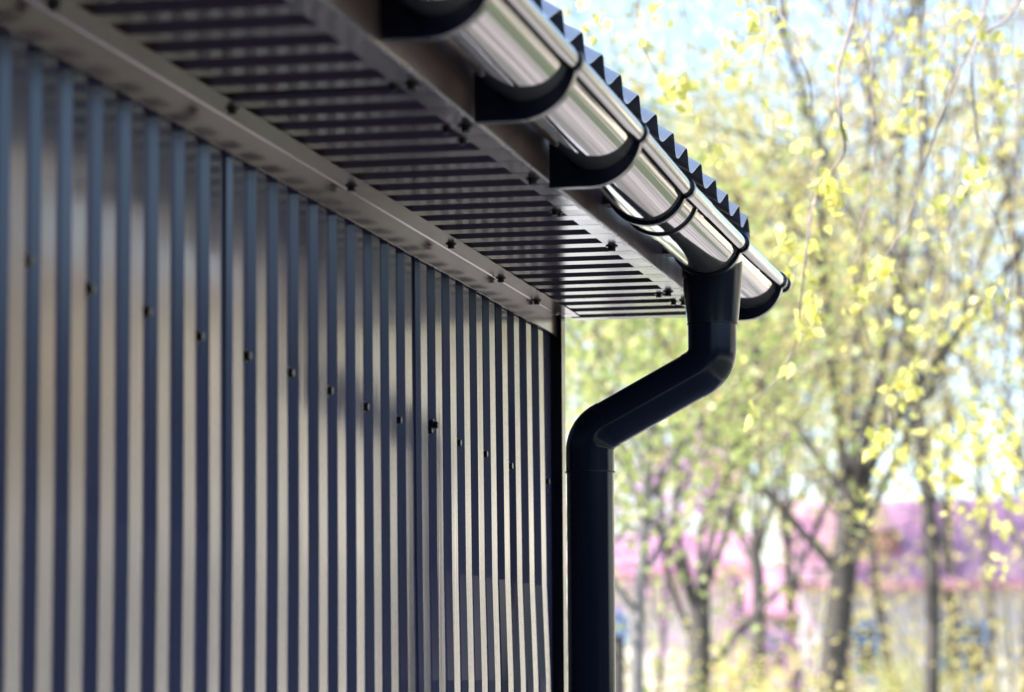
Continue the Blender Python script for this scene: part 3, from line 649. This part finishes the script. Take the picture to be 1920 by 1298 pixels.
hang([(1880, -260), (1850, 0), (1812, 100), (1772, 200), (1740, 290), (1702, 410), (1662, 478)], 8.8, [(1640, 498, 6, .022), (1665, 500, 3, .015), (1770, 155, 3, .02), (1705, 190, 3, .03), (1830, 60, 3, .03), (1800, 30, 3, .03)], .005)
hang([(1960, -260), (1910, 0), (1845, 65), (1822, 120), (1830, 230), (1838, 290), (1852, 370), (1872, 420), (1890, 480)], 9.2, [(1815, 325, 6, .03), (1845, 305, 4, .03), (1900, 80, 4, .03), (1880, 170, 4, .03), (1890, 560, 4, .03), (1770, 370, 3, .02)], .0055)
hang([(1660, -260), (1630, 0), (1640, 300), (1600, 500), (1630, 640), (1660, 740), (1672, 822)], 9.6, [(1642, 828, 4, .018), (1665, 822, 3, .02), (1702, 730, 6, .03), (1700, 690, 3, .02), (1648, 615, 3, .015), (1605, 550, 4, .02), (1690, 770, 5, .04), (1590, 120, 5, .05)], .0038)
hang([(1190, -260), (1196, 0), (1190, 60), (1205, 90), (1240, 150), (1265, 190)], 9.0, [(1115, 28, 3, .018), (1120, 55, 2, .012), (1230, 30, 3, .018), (1262, 165, 6, .028), (1280, 190, 4, .03), (1215, 70, 3, .02), (1350, 40, 4, .04)], .003)
hang([(1410, -260), (1400, 0), (1385, 60), (1345, 120), (1340, 280)], 10.2, [(1338, 285, 5, .03), (1420, 40, 4, .03), (1400, 60, 4, .03), (1375, 150, 5, .05), (1330, 130, 4, .04)], .003)
hang([(1760, -260), (1735, 0), (1725, 200), (1720, 420), (1700, 560)], 11.0, [(1730, 80, 6, .06), (1740, 130, 4, .04), (1700, 230, 6, .06), (1660, 130, 6, .06), (1720, 420, 5, .06), (1690, 590, 6, .05)], .003)
hang([(1930, -260), (1910, 200), (1900, 480), (1880, 700), (1850, 860)], 13, [(1880, 820, 12, .06), (1820, 800, 10, .07), (1770, 850, 9, .07), (1900, 900, 10, .07), (1840, 760, 8, .06), (1850, 980, 6, .05), (1780, 920, 8, .06)], .004, size=.056)
hang([(1800, -260), (1790, 200), (1780, 500), (1740, 700), (1700, 880)], 11.5, [(1690, 860, 8, .06), (1720, 900, 6, .05), (1760, 650, 8, .07), (1830, 610, 8, .07), (1800, 560, 6, .06), (1640, 900, 5, .04), (1620, 960, 4, .03)], .0036)
# thin side branching twigs and a scatter of smaller leaves further along the crown
m = MB(); lt = []
for k in range(30):
    xp = random.uniform(1250, 1960); s = random.uniform(9.5, 14); y0 = -200; P0 = [at(xp, y0, s)]; y_ = y0; xx = xp
    Lr = random.uniform(250, 900) if xp > 1500 else random.uniform(200, 500)
    while y_ < y0+Lr: y_ += 60; xx += random.gauss(0, 13); P0.append(at(xx, y_, s+random.gauss(0, .03)))
    m.tube(P0, [.003*(1-.6*i/(len(P0)-1)) for i in range(len(P0))], 5); lt += [tuple(q) for q in P0[2:]]
tag(m.build('fine_twigs', M['twig'], bt), kind='stuff')
tag(link('small_leaves', leaf_cloud(lt, 380, (.10, .16, .10), .036), M['leaf_birch'], bt), kind='stuff')
ex = []
for (cx, cy, cn, cs, s) in [(1120, 40, 5, .02, 8.6), (1240, 35, 6, .03, 9), (1275, 175, 12, .03, 9), (1345, 285, 8, .022, 9), (1390, 100, 8, .04, 9.5), (1440, 45, 8, .04, 9.5), (1560, 365, 12, .03, 8.4), (1515, 590, 9, .022, 8.4), (1480, 455, 10, .03, 8.6), (1490, 530, 8, .03, 8.6), (1650, 505, 9, .022, 9), (1825, 335, 10, .03, 9), (1700, 720, 10, .03, 9.4), (1640, 830, 8, .02, 9.4), (1870, 560, 10, .05, 10),
        (1740, 100, 14, .06, 10), (1820, 60, 12, .05, 10), (1900, 190, 14, .06, 10), (1690, 240, 12, .05, 10), (1640, 90, 10, .05, 10.5), (1610, 560, 8, .03, 9.5), (1760, 640, 16, .07, 11), (1830, 600, 14, .07, 11), (1700, 870, 14, .06, 11), (1780, 850, 22, .07, 10.5), (1850, 800, 26, .08, 10.5), (1900, 900, 24, .08, 10.5), (1840, 950, 14, .06, 10.5), (1620, 960, 6, .03, 10), (1860, 1070, 6, .03, 10), (1910, 700, 14, .08, 11)]:
    if s >= 10: s *= 1.28
    c = at(cx, cy, s); cs *= 1.15 if s > 12 else 1; ex += [tuple(c+Vector((random.gauss(0, .05), random.gauss(0, cs), random.gauss(0, cs)))) for _ in range(cn*2)]
tag(link('small_leaves', leaf_cloud(ex+small, int(len(ex+small)*.85), (.006, .006, .006), .046), M['leaf_birch'], bt), kind='stuff')
# boughs that carry the twigs, above the picture
for (zt, yt, xt) in ((4.9, 1.6, 9.2), (5.4, .4, 8.8), (5.2, 2.2, 10.6), (5.8, -.6, 9.4), (5.6, 1.0, 11.5), (6.2, -3.8, 9.5), (6.4, -3.5, 12)):
    a = Vector((10.2, -2.2, zt-1.6)); b_ = Vector((xt, yt, zt)); Q = [a.lerp(b_, f)+Vector((0, 0, .5*math.sin(f*3.1))) for f in np.linspace(0, 1, 8)]
    m = MB(); m.tube(Q, [.055*(1-.11*i) for i in range(8)], 8); m.build('bough', M['birch_bark'], bt, smooth=60)
    tag(link('crown', leaf_cloud([tuple(q) for q in Q[3:]], 500, (.5, .5, .25), .04), M['leaf_birch'], bt), kind='stuff')
